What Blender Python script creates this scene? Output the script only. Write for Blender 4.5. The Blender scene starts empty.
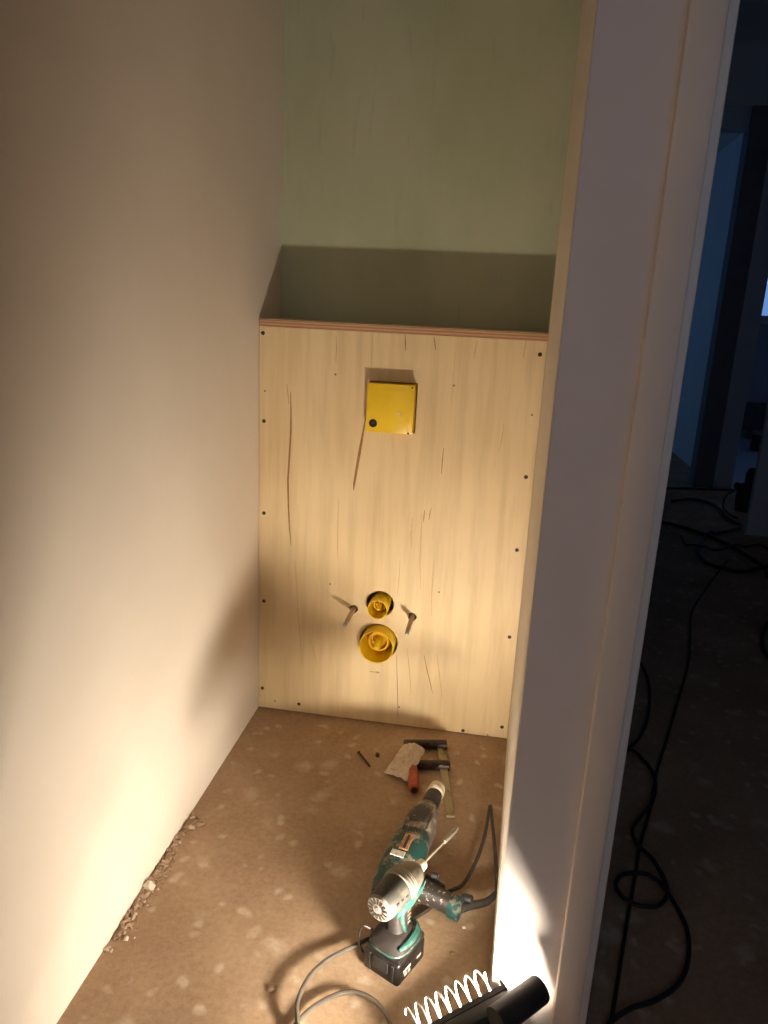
import bpy, bmesh, math, random
from mathutils import Vector, Matrix

SC = bpy.context.scene
COL = SC.collection
random.seed(7)

# ------------------------------------------------------------------ camera
CAM = Vector((0.6609, -1.9803, 1.2107))
YAW, PITCH, ROLL, FPX = -0.14966, 0.26936, 0.04794, 747.87
_f = Vector((math.sin(YAW) * math.cos(PITCH), math.cos(YAW) * math.cos(PITCH), -math.sin(PITCH)))
_r0 = Vector((math.cos(YAW), -math.sin(YAW), 0))
_u0 = _r0.cross(_f)
_r = math.cos(ROLL) * _r0 + math.sin(ROLL) * _u0
_u = -math.sin(ROLL) * _r0 + math.cos(ROLL) * _u0
cd = bpy.data.cameras.new('camera')
cam = bpy.data.objects.new('camera', cd)
COL.objects.link(cam)
cam.matrix_world = Matrix(((_r.x, _u.x, -_f.x, CAM.x), (_r.y, _u.y, -_f.y, CAM.y), (_r.z, _u.z, -_f.z, CAM.z), (0, 0, 0, 1)))
cd.sensor_fit = 'VERTICAL'
cd.sensor_height = 36.0
cd.lens = FPX / 1024 * 36.0
cd.clip_start = 0.02
SC.camera = cam

# ------------------------------------------------------------------ dusk sky, exposure
w = bpy.data.worlds.new('world')
SC.world = w
w.use_nodes = True
bg = w.node_tree.nodes['Background']
bg.inputs[0].default_value = (1.0, 0.84, 0.70, 1)
bg.inputs[1].default_value = 1.9
SC.view_settings.view_transform = 'Standard'
SC.view_settings.look = 'None'
SC.view_settings.gamma = 1.0
SC.view_settings.use_curve_mapping = False
SC.view_settings.exposure = 0.0
LAMP_STRENGTH = 1420.0
LAMP_COLOR = (1.0, 0.89, 0.73)


def px(x, y, axis, val):
    """photo pixel -> point on the plane axis = val"""
    d = _f + (x - 384) / FPX * _r - (y - 512) / FPX * _u
    t = (val - CAM[axis]) / d[axis]
    return CAM + d * t


# ------------------------------------------------------------------ materials
def new_mat(name):
    m = bpy.data.materials.new(name)
    m.use_nodes = True
    nt = m.node_tree
    return m, nt, nt.nodes['Principled BSDF']


def N(nt, kind, **kw):
    n = nt.nodes.new(kind)
    for k, v in kw.items():
        if k.startswith('i_'):
            key = k[2:]
            key = int(key) if key.isdigit() else key.replace('_', ' ')
            n.inputs[key].default_value = v
        else:
            setattr(n, k, v)
    return n


def coords(nt, scale=(1, 1, 1), kind='Object', rot=(0, 0, 0)):
    tc = N(nt, 'ShaderNodeTexCoord')
    mp = N(nt, 'ShaderNodeMapping')
    mp.inputs['Scale'].default_value = scale
    mp.inputs['Rotation'].default_value = rot
    nt.links.new(tc.outputs[kind], mp.inputs[0])
    return mp.outputs[0]


def noise(nt, vec, scale, detail=4, rough=0.55):
    n = N(nt, 'ShaderNodeTexNoise')
    n.inputs['Scale'].default_value = scale
    n.inputs['Detail'].default_value = detail
    n.inputs['Roughness'].default_value = rough
    nt.links.new(vec, n.inputs['Vector'])
    return n.outputs['Fac']


def ramp(nt, fac, stops):
    r = N(nt, 'ShaderNodeValToRGB')
    el = r.color_ramp.elements
    while len(el) < len(stops):
        el.new(0.5)
    for e, (p, c) in zip(el, stops):
        e.position = p
        e.color = (*c, 1) if len(c) == 3 else c
    nt.links.new(fac, r.inputs[0])
    return r.outputs[0]


def mixc(nt, fac, a, b, mode='MIX'):
    m = N(nt, 'ShaderNodeMix', data_type='RGBA', blend_type=mode)
    for sock, v in ((m.inputs[0], fac), (m.inputs[6], a), (m.inputs[7], b)):
        if isinstance(v, (int, float)):
            sock.default_value = v
        elif isinstance(v, tuple):
            sock.default_value = (*v, 1)
        else:
            nt.links.new(v, sock)
    return m.outputs[2]


def bump(nt, bsdf, height, strength=0.2, dist=0.01):
    b = N(nt, 'ShaderNodeBump')
    b.inputs['Strength'].default_value = strength
    b.inputs['Distance'].default_value = dist
    nt.links.new(height, b.inputs['Height'])
    nt.links.new(b.outputs[0], bsdf.inputs['Normal'])


def plain(name, col, rough=0.5, metal=0.0, var=0.12, vscale=30, spec=0.5):
    m, nt, b = new_mat(name)
    v = coords(nt)
    n = noise(nt, v, vscale, 4)
    lo = tuple(max(0, c * (1 - var)) for c in col)
    hi = tuple(min(1, c * (1 + var)) for c in col)
    nt.links.new(ramp(nt, n, [(0.3, lo), (0.7, hi)]), b.inputs['Base Color'])
    b.inputs['Roughness'].default_value = rough
    b.inputs['Metallic'].default_value = metal
    b.inputs['Specular IOR Level'].default_value = spec
    return m


def splat(name, col, dirt, lo=0.55, hi=0.62, scale=60, rough=0.45, metal=0.0):
    """a colour with dried plaster splashes"""
    m, nt, b = new_mat(name)
    v = coords(nt)
    n = noise(nt, v, scale, 3, 0.6)
    n2 = noise(nt, v, scale * 0.35, 4, 0.6)
    base = ramp(nt, n2, [(0.3, tuple(c * 0.75 for c in col)), (0.7, tuple(min(1, c * 1.2) for c in col))])
    mask = ramp(nt, n, [(lo, (0, 0, 0)), (hi, (1, 1, 1))])
    nt.links.new(mixc(nt, mask, base, dirt), b.inputs['Base Color'])
    b.inputs['Roughness'].default_value = rough
    b.inputs['Metallic'].default_value = metal
    bump(nt, b, n, 0.2, 0.002)
    return m


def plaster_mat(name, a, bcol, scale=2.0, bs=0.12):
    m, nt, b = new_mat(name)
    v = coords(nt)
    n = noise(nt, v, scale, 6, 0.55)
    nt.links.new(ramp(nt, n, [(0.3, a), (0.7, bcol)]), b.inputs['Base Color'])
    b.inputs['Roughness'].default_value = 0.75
    b.inputs['Specular IOR Level'].default_value = 0.3
    v2 = coords(nt, (1, 1, 0.25), rot=(0.25, 0, 0))
    n2 = noise(nt, v2, 9, 6, 0.6)
    bump(nt, b, n2, bs, 0.006)
    return m


M = {}
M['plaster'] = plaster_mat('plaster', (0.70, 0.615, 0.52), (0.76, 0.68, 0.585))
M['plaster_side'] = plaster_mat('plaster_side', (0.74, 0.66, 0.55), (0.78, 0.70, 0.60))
M['hall_wall'] = plaster_mat('hall_wall', (0.46, 0.50, 0.56), (0.52, 0.56, 0.62))  # cool daylight cast mixed into the grey wall colour
M['blue_lit_wall'] = plaster_mat('blue_light_tint', (0.42, 0.58, 0.80), (0.48, 0.64, 0.84))  # blue of the daylight painted into the wall colour
M['ceiling'] = plaster_mat('ceiling_paint', (0.62, 0.60, 0.57), (0.68, 0.66, 0.63))


def mk_green():
    m, nt, b = new_mat('green_plasterboard')
    v = coords(nt, (1, 1, 0.5))
    n = noise(nt, v, 3.5, 6, 0.6)
    c1 = ramp(nt, n, [(0.3, (0.40, 0.42, 0.27)), (0.7, (0.50, 0.51, 0.36))])
    v2 = coords(nt, (14, 14, 2))
    n2 = noise(nt, v2, 3, 3)
    msk = ramp(nt, n2, [(0.62, (0, 0, 0)), (0.78, (0.5, 0.5, 0.5))])
    nt.links.new(mixc(nt, msk, c1, (0.38, 0.36, 0.27)), b.inputs['Base Color'])
    b.inputs['Roughness'].default_value = 0.8
    bump(nt, b, n, 0.05, 0.005)
    return m


M['green'] = mk_green()


def mk_ply(name, a, c, edge=False):
    m, nt, b = new_mat(name)
    v = coords(nt, (1, 1, 0.07) if not edge else (0.1, 1, 1))
    g = noise(nt, v, 28, 8, 0.62)
    v2 = coords(nt, (1, 1, 0.45))
    cl = noise(nt, v2, 4.0, 5, 0.55)
    c1 = ramp(nt, cl, [(0.3, a), (0.7, c)])
    streak = ramp(nt, g, [(0.30, (0.84, 0.80, 0.74)), (0.55, (1, 1, 1)), (0.8, (1.0, 0.99, 0.97))])
    col = mixc(nt, 1.0, c1, streak, 'MULTIPLY')
    v3 = coords(nt, (1, 1, 0.035))
    s = noise(nt, v3, 60, 3, 0.7)
    m3 = ramp(nt, s, [(0.68, (0, 0, 0)), (0.80, (0.35, 0.35, 0.35))])
    col = mixc(nt, m3, col, (0.40, 0.23, 0.10))
    nt.links.new(col, b.inputs['Base Color'])
    b.inputs['Roughness'].default_value = 0.55
    bump(nt, b, g, 0.06, 0.002)
    return m


M['ply'] = mk_ply('birch_plywood', (0.68, 0.50, 0.27), (0.755, 0.59, 0.35))


def mk_plyedge():
    m, nt, b = new_mat('plywood_edge')
    v = coords(nt, (1, 1, 1))
    wv = N(nt, 'ShaderNodeTexWave', wave_type='BANDS', bands_direction='Z')
    wv.inputs['Scale'].default_value = 42
    wv.inputs['Distortion'].default_value = 0.4
    nt.links.new(v, wv.inputs['Vector'])
    c = ramp(nt, wv.outputs['Fac'], [(0.3, (0.36, 0.18, 0.09)), (0.6, (0.54, 0.30, 0.165))])
    nt.links.new(c, b.inputs['Base Color'])
    b.inputs['Roughness'].default_value = 0.6
    return m


M['ply_edge'] = mk_plyedge()


def mk_floor():
    m, nt, b = new_mat('concrete_screed')
    v = coords(nt)
    n1 = noise(nt, v, 3.0, 7, 0.62)
    c = ramp(nt, n1, [(0.28, (0.30, 0.195, 0.116)), (0.52, (0.40, 0.27, 0.17)), (0.74, (0.49, 0.35, 0.23))])
    # pale plaster drips trodden into the screed
    vd = coords(nt)
    dist = N(nt, 'ShaderNodeTexNoise')
    dist.inputs['Scale'].default_value = 14
    nt.links.new(vd, dist.inputs['Vector'])
    mixv = N(nt, 'ShaderNodeMix', data_type='RGBA', blend_type='ADD')
    mixv.inputs[0].default_value = 0.06
    nt.links.new(vd, mixv.inputs[6])
    nt.links.new(dist.outputs['Color'], mixv.inputs[7])
    for sc, lo, hi, k in ((11.0, 0.12, 0.34, 0.55), (22.0, 0.14, 0.32, 0.60)):
        vo = N(nt, 'ShaderNodeTexVoronoi')
        vo.inputs['Scale'].default_value = sc
        nt.links.new(mixv.outputs[2], vo.inputs['Vector'])
        msk = ramp(nt, vo.outputs['Distance'], [(lo, (k, k, k)), (hi, (0, 0, 0))])
        # only some cells carry a spot
        sel = N(nt, 'ShaderNodeSeparateColor')
        nt.links.new(vo.outputs['Color'], sel.inputs[0])
        gate = ramp(nt, sel.outputs[0], [(0.30, (0, 0, 0)), (0.55, (1, 1, 1))])
        mm = mixc(nt, 1.0, msk, gate, 'MULTIPLY')
        c = mixc(nt, mm, c, (0.60, 0.49, 0.37))
    n3 = noise(nt, v, 75, 5, 0.7)
    sp = ramp(nt, n3, [(0.36, (0.86, 0.84, 0.82)), (0.6, (1.04, 1.04, 1.04))])
    c = mixc(nt, 1.0, c, sp, 'MULTIPLY')
    nt.links.new(c, b.inputs['Base Color'])
    b.inputs['Roughness'].default_value = 0.85
    b.inputs['Specular IOR Level'].default_value = 0.25
    n4 = noise(nt, v, 26, 8, 0.65)
    bump(nt, b, n4, 0.30, 0.008)
    return m


M['floor'] = mk_floor()
M['grey_paint'] = plain('grey_primer', (0.70, 0.625, 0.58), 0.6, 0, 0.04, 6)
M['cream_paint'] = plain('cream_paint', (0.74, 0.64, 0.54), 0.5, 0, 0.04, 6)
M['white_paint'] = plain('white_paint', (0.66, 0.63, 0.61), 0.4, 0, 0.04, 6)
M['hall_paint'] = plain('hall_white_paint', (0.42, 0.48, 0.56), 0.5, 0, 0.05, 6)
M['dark_wood'] = plain('dark_frame_paint', (0.12, 0.13, 0.15), 0.6, 0, 0.1, 6)
M['yellow'] = plain('yellow_plastic', (0.80, 0.52, 0.012), 0.33, 0, 0.04, 20)
M['yellow_deep'] = plain('amber_plastic', (0.74, 0.42, 0.008), 0.4, 0, 0.05, 20)
M['black'] = plain('black_plastic', (0.018, 0.017, 0.017), 0.45, 0, 0.2)
M['hole'] = plain('dark_hole', (0.02, 0.012, 0.008), 0.9, 0, 0.2)
M['crack'] = plain('split_veneer', (0.30, 0.15, 0.055), 0.9, 0, 0.3, 90)
M['crack_faint'] = plain('pencil_grain', (0.52, 0.33, 0.15), 0.9, 0, 0.2, 90)
M['pencil'] = plain('pencil_grey', (0.30, 0.27, 0.22), 0.9, 0, 0.2, 90)
M['screw'] = plain('screw_steel', (0.05, 0.035, 0.03), 0.5, 0.6, 0.2)
M['screw_pale'] = plain('screw_zinc', (0.30, 0.25, 0.20), 0.4, 0.6, 0.2)
M['steel'] = plain('zinc_steel', (0.42, 0.39, 0.34), 0.38, 0.8, 0.2, 80)
M['sleeve'] = plain('brown_plastic_sleeve', (0.42, 0.27, 0.19), 0.5, 0, 0.1)
M['teal'] = splat('teal_tool_plastic', (0.007, 0.052, 0.047), (0.25, 0.21, 0.155), 0.50, 0.63, 38)
M['teal_clean'] = splat('teal_plastic', (0.012, 0.055, 0.046), (0.10, 0.11, 0.085), 0.52, 0.7, 60)
M['tool_grey'] = splat('dusty_cast_grey', (0.15, 0.125, 0.10), (0.36, 0.31, 0.24), 0.52, 0.66, 40, 0.6)
M['tool_dark'] = splat('dusty_black_rubber', (0.035, 0.03, 0.027), (0.50, 0.44, 0.35), 0.66, 0.72, 90, 0.6)
M['grip_black'] = splat('splashed_black_grip', (0.022, 0.017, 0.014), (0.34, 0.29, 0.22), 0.60, 0.64, 130, 0.55)
M['silver'] = splat('dusty_silver_gearcase', (0.22, 0.20, 0.16), (0.12, 0.10, 0.075), 0.55, 0.75, 30, 0.35, 0.55)
M['cap_grey'] = plain('pale_grey_plastic', (0.19, 0.16, 0.125), 0.5, 0, 0.15)
M['drill_grey'] = splat('dusty_grey_plastic', (0.035, 0.033, 0.028), (0.09, 0.075, 0.058), 0.55, 0.75, 50, 0.5)
M['handle_grey'] = splat('worn_dark_grip', (0.016, 0.012, 0.010), (0.05, 0.038, 0.028), 0.6, 0.75, 60, 0.55)
M['battery'] = splat('battery_black', (0.010, 0.008, 0.007), (0.10, 0.08, 0.06), 0.68, 0.75, 80, 0.4)
M['label_orange'] = plain('rusty_label', (0.42, 0.22, 0.12), 0.6, 0, 0.5, 90)
M['label_white'] = plain('pale_label', (0.62, 0.58, 0.50), 0.6, 0, 0.35, 120)
M['collar'] = plain('cream_collar', (0.72, 0.62, 0.48), 0.5, 0, 0.15)
M['cable_black'] = plain('black_rubber_cable', (0.03, 0.025, 0.022), 0.5, 0, 0.25, 60)
M['cable_brown'] = plain('dark_brown_cable', (0.045, 0.034, 0.026), 0.55, 0, 0.3, 50)
M['cable_dusty'] = plain('dusty_cable', (0.085, 0.068, 0.05), 0.6, 0, 0.25, 50)
M['hall_cable'] = plain('hall_cable_rubber', (0.012, 0.012, 0.013), 0.6, 0, 0.2)
M['iron'] = splat('dark_cast_iron', (0.028, 0.015, 0.012), (0.09, 0.05, 0.038), 0.5, 0.7, 90, 0.5, 0.3)
M['brass_bar'] = splat('dull_clamp_bar', (0.30, 0.25, 0.14), (0.16, 0.11, 0.06), 0.55, 0.75, 40, 0.45, 0.5)
M['red_wood'] = plain('red_wooden_handle', (0.34, 0.055, 0.022), 0.5, 0, 0.3, 50)
M['paper'] = plain('crumpled_bag', (0.66, 0.54, 0.41), 0.5, 0, 0.14, 60)
M['nail'] = plain('rusty_nail', (0.06, 0.035, 0.022), 0.6, 0.3, 0.2)
M['rubble'] = splat('rubble', (0.30, 0.19, 0.115), (0.46, 0.34, 0.24), 0.45, 0.6, 90, 0.9)
M['stone'] = plain('white_plaster_lump', (0.58, 0.49, 0.40), 0.85, 0, 0.15, 60)
M['lamp_black'] = plain('lamp_black_plastic', (0.022, 0.018, 0.017), 0.6, 0, 0.2)
M['guard_white'] = plain('white_coated_wire', (0.85, 0.83, 0.80), 0.35, 0, 0.03)
M['tool_far'] = plain('dark_tool_plastic', (0.02, 0.02, 0.024), 0.6, 0, 0.3)

m, nt, b = new_mat('lamp_diffuser')
b.inputs['Base Color'].default_value = (0.9, 0.85, 0.75, 1)
b.inputs['Emission Color'].default_value = (*LAMP_COLOR, 1)
b.inputs['Emission Strength'].default_value = LAMP_STRENGTH
M['diffuser'] = m

def mk_glass(name, tint):
    m, nt, b = new_mat(name)
    out = nt.nodes['Material Output']
    tr = N(nt, 'ShaderNodeBsdfTransparent')
    tr.inputs[0].default_value = (*tint, 1)
    gl = N(nt, 'ShaderNodeBsdfGlossy')
    gl.inputs['Roughness'].default_value = 0.02
    mx = N(nt, 'ShaderNodeMixShader')
    mx.inputs[0].default_value = 0.06
    nt.links.new(tr.outputs[0], mx.inputs[1])
    nt.links.new(gl.outputs[0], mx.inputs[2])
    nt.links.new(mx.outputs[0], out.inputs[0])
    return m


M['glass'] = mk_glass('window_glass', (0.95, 0.95, 0.95))
M['sky_tint_glass'] = mk_glass('blue_light_glass', (0.28, 0.44, 0.66))  # blue daylight put into the pane tint, no real film
M['hall_glass'] = mk_glass('hall_fill_glass', (0.46, 0.60, 0.85))  # tint sets hue and strength of the hall fill light
M['dusk_glass'] = mk_glass('dusk_tinted_glass', (0.28, 0.44, 0.72))


# ------------------------------------------------------------------ geometry helpers
def link(name, mesh, mat, parent=None):
    o = bpy.data.objects.new(name, mesh)
    COL.objects.link(o)
    if mat is not None:
        if not mesh.materials:
            mesh.materials.append(M[mat] if isinstance(mat, str) else mat)
    if parent is not None:
        o.parent = parent
    return o


def obj(name, bm, mat, parent=None, smooth=False):
    bmesh.ops.recalc_face_normals(bm, faces=bm.faces)
    me = bpy.data.meshes.new(name)
    if smooth:
        for f in bm.faces:
            f.smooth = True
        for e in bm.edges:
            if len(e.link_faces) == 2 and e.calc_face_angle(0) > 0.7:
                e.smooth = False
    bm.to_mesh(me)
    bm.free()
    return link(name, me, mat, parent)


def empty(name, loc=(0, 0, 0), mat4=None):
    o = bpy.data.objects.new(name, None)
    COL.objects.link(o)
    o.empty_display_size = 0.05
    if mat4 is not None:
        o.matrix_world = mat4
    else:
        o.location = loc
    return o


def tag(o, label, cat, group=None):
    o['label'] = label
    o['category'] = cat
    if group:
        o['group'] = group
    return o


def struct(o, label=None, cat=None):
    o['kind'] = 'structure'
    if label:
        o['label'] = label
    if cat:
        o['category'] = cat
    return o


def frame(origin, fwd, up=(0, 0, 1)):
    x = Vector(fwd).normalized()
    z = Vector(up)
    y = z.cross(x).normalized()
    z = x.cross(y)
    o = Vector(origin)
    return Matrix(((x.x, y.x, z.x, o.x), (x.y, y.y, z.y, o.y), (x.z, y.z, z.z, o.z), (0, 0, 0, 1)))


def box(bm, lo, hi, bevel=0.0, seg=2, mat=None):
    r = bmesh.ops.create_cube(bm, size=1.0)
    vs = r['verts']
    for v in vs:
        for k in range(3):
            v.co[k] = lo[k] + (v.co[k] + 0.5) * (hi[k] - lo[k])
    if bevel > 0:
        es = list({e for v in vs for e in v.link_edges})
        rb = bmesh.ops.bevel(bm, geom=es, offset=bevel, segments=seg, profile=0.5, affect='EDGES')
        vs = list({v for f in rb['faces'] for v in f.verts} | {v for v in vs if v.is_valid})
    if mat is not None:
        bmesh.ops.transform(bm, matrix=mat, verts=[v for v in vs if v.is_valid])
    return vs


def bbox(lo, hi, bevel=0.0, seg=2, mat=None):
    bm = bmesh.new()
    box(bm, lo, hi, bevel, seg, mat)
    return bm


def rings(bm, rs, cap0=True, cap1=True, closed=False):
    vr = [[bm.verts.new(p) for p in r] for r in rs]
    n = len(vr[0])
    pairs = list(zip(vr, vr[1:]))
    if closed:
        pairs.append((vr[-1], vr[0]))
    for a, c in pairs:
        for i in range(n):
            bm.faces.new((a[i], a[(i + 1) % n], c[(i + 1) % n], c[i]))
    if not closed:
        if cap0:
            bm.faces.new(vr[0][::-1])
        if cap1:
            bm.faces.new(vr[-1])


def lathe(bm, prof, seg=24, axis='X', off=(0, 0, 0), cap=True):
    """prof: list of (t, radius) along the axis"""
    rs = []
    for t, r in prof:
        ring = []
        for i in range(seg):
            a = 2 * math.pi * i / seg
            c, s = r * math.cos(a), r * math.sin(a)
            p = {'X': (t, c, s), 'Y': (s, t, c), 'Z': (c, s, t)}[axis]
            ring.append((p[0] + off[0], p[1] + off[1], p[2] + off[2]))
        rs.append(ring)
    rings(bm, rs, cap, cap)


def lathed(prof, seg=24, axis='X', off=(0, 0, 0), cap=True):
    bm = bmesh.new()
    lathe(bm, prof, seg, axis, off, cap)
    return bm


def loft(bm, secs, axis='X', seg=24, n=2.6):
    """secs: (t, half-width, half-height, centre a, centre b[, exponent]); superellipse sections"""
    rs = []
    for s in secs:
        t, w, h, ca, cb = s[:5]
        e = s[5] if len(s) > 5 else n
        ring = []
        for i in range(seg):
            a = 2 * math.pi * i / seg
            c, q = math.cos(a), math.sin(a)
            u = ca + w * math.copysign(abs(c) ** (2 / e), c)
            v = cb + h * math.copysign(abs(q) ** (2 / e), q)
            ring.append({'X': (t, u, v), 'Y': (u, t, v), 'Z': (u, v, t)}[axis])
        rs.append(ring)
    rings(bm, rs)


def lofted(secs, axis='X', seg=24, n=2.6):
    bm = bmesh.new()
    loft(bm, secs, axis, seg, n)
    return bm


def smooth_path(pts, sub=8):
    P = [Vector(p) for p in pts]
    P = [P[0] * 2 - P[1]] + P + [P[-1] * 2 - P[-2]]
    out = []
    for i in range(1, len(P) - 2):
        p0, p1, p2, p3 = P[i - 1:i + 3]
        for k in range(sub):
            t = k / sub
            out.append(0.5 * ((2 * p1) + (-p0 + p2) * t + (2 * p0 - 5 * p1 + 4 * p2 - p3) * t * t + (-p0 + 3 * p1 - 3 * p2 + p3) * t ** 3))
    out.append(P[-2].copy())
    return out


def tube(bm, path, rad, seg=8):
    rs = []
    nrm = None
    for i, p in enumerate(path):
        a = path[max(i - 1, 0)]
        c = path[min(i + 1, len(path) - 1)]
        t = (c - a)
        if t.length < 1e-9:
            t = Vector((1, 0, 0))
        t.normalize()
        if nrm is None:
            nrm = t.orthogonal().normalized()
        nrm = (nrm - t * nrm.dot(t))
        if nrm.length < 1e-6:
            nrm = t.orthogonal()
        nrm.normalize()
        bn = t.cross(nrm)
        r = rad(i / max(1, len(path) - 1)) if callable(rad) else rad
        rs.append([p + nrm * (r * math.cos(2 * math.pi * k / seg)) + bn * (r * math.sin(2 * math.pi * k / seg)) for k in range(seg)])
    rings(bm, rs)


def cable(pts, rad, seg=8, sub=8):
    bm = bmesh.new()
    tube(bm, smooth_path(pts, sub), rad, seg)
    return bm


def prism(foot, z0, z1):
    bm = bmesh.new()
    a = [bm.verts.new((x, y, z0)) for x, y in foot]
    c = [bm.verts.new((x, y, z1)) for x, y in foot]
    n = len(foot)
    bm.faces.new(a[::-1])
    bm.faces.new(c)
    for i in range(n):
        bm.faces.new((a[i], a[(i + 1) % n], c[(i + 1) % n], c[i]))
    return bm


def cut(o, cutters):
    """subtract cutter meshes from an object and bake the result"""
    cs = []
    for bm in cutters:
        c = obj('cutter', bm, None)
        md = o.modifiers.new('cut', 'BOOLEAN')
        md.object = c
        md.operation = 'DIFFERENCE'
        md.solver = 'EXACT'
        cs.append(c)
    dg = bpy.context.evaluated_depsgraph_get()
    dg.update()
    me = bpy.data.meshes.new_from_object(o.evaluated_get(dg))
    o.modifiers.clear()
    o.data = me
    for c in cs:
        bpy.data.objects.remove(c)
    return o


# ------------------------------------------------------------------ setting: toilet room
W, H, REC = 0.758, 1.16, 0.2015
ZC = 2.6
JY = -0.95
o = struct(obj('floor', bbox((-1.2, -3.2, -0.1), (5.3, 6.9, 0.0)), 'floor'), 'bare concrete floor with pale plaster spots', 'floor')
o = struct(obj('ceiling', bbox((-1.2, -3.2, ZC), (5.3, 6.9, ZC + 0.1)), 'ceiling'))
o = struct(obj('wall_left', bbox((-0.1, -3.1, 0.0), (0.0, REC, ZC)), 'plaster'), 'warm plastered wall on the left', 'wall')
o = struct(obj('wall_back', bbox((-0.1, REC, 0.0), (0.87, REC + 0.1, ZC)), 'green'), 'green plasterboard wall above the plywood ledge', 'wall')
foot = [(0.7285, -0.947), (0.7297, -0.947), (0.7297, -0.93), (0.87, -0.93), (0.87, REC), (0.772, REC), (W + 0.0015, 0.0)]
o = struct(obj('wall_right', prism(foot, 0.0, ZC), 'plaster_side'), 'narrow lit plaster edge of the right wall', 'wall')
o = struct(obj('wall_above_door', bbox((0.73, -2.00, 2.12), (0.87, -0.93, ZC)), 'plaster_side'))
o = struct(obj('wall_near', bbox((0.73, -3.1, 0.0), (0.87, -2.00, ZC)), 'plaster_side'))
# door opening: lining, rebate stop and hall-side casing
df = struct(empty('door_1', (0.80, JY, 0)), 'painted door frame between toilet and dark hall', 'door frame')


def dpart(name, lo, hi, mat, bev=0.0):
    a = Vector((0.80, JY, 0))
    return obj(name, bbox(Vector(lo) - a, Vector(hi) - a, bev, 2), mat, df, smooth=bev > 0)


dpart('lining', (0.7300, JY, 0.0), (0.836, -0.93, 2.12), 'grey_paint')
dpart('door_stop', (0.832, JY - 0.014, 0.0), (0.8745, -0.93, 2.12), 'cream_paint', 0.002)
dpart('casing', (0.8705, JY - 0.006, 0.0), (0.888, -0.86, 2.19), 'white_paint', 0.003)
dpart('lining', (0.7300, -2.00, 0.0), (0.836, -1.98, 2.12), 'grey_paint')
dpart('door_stop', (0.832, -2.00, 0.0), (0.8745, -1.965, 2.12), 'cream_paint', 0.002)
dpart('casing', (0.8705, -2.08, 0.0), (0.888, -1.97, 2.19), 'white_paint', 0.003)
dpart('head_lining', (0.7300, -1.98, 2.10), (0.8745, JY - 0.014, 2.12), 'grey_paint')
dpart('head_casing', (0.8705, -2.08, 2.12), (0.888, -0.86, 2.20), 'white_paint', 0.003)

# ------------------------------------------------------------------ setting: hall and rooms beyond
FY = 3.85
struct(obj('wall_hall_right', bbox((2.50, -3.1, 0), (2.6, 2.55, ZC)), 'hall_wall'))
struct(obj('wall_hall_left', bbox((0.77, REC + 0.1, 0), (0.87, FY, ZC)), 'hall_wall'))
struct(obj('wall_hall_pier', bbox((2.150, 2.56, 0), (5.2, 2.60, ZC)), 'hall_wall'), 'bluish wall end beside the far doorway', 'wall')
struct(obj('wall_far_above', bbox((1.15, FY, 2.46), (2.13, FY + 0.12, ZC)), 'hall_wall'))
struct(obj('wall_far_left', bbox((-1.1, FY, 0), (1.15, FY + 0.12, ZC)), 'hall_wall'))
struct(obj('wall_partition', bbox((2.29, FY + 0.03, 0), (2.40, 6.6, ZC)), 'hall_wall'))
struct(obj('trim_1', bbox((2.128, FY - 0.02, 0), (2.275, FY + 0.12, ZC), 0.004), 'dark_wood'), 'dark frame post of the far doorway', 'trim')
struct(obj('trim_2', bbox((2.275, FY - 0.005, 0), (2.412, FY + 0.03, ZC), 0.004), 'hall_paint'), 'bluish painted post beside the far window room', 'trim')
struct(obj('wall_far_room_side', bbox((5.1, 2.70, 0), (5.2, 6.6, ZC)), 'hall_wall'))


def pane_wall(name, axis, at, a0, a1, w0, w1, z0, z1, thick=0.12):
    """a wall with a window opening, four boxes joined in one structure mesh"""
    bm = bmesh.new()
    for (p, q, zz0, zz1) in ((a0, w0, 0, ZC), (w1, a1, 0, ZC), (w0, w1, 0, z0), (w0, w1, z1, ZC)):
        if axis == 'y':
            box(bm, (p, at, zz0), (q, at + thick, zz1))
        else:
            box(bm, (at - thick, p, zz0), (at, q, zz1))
    return struct(obj(name, bm, 'hall_wall'))


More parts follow.
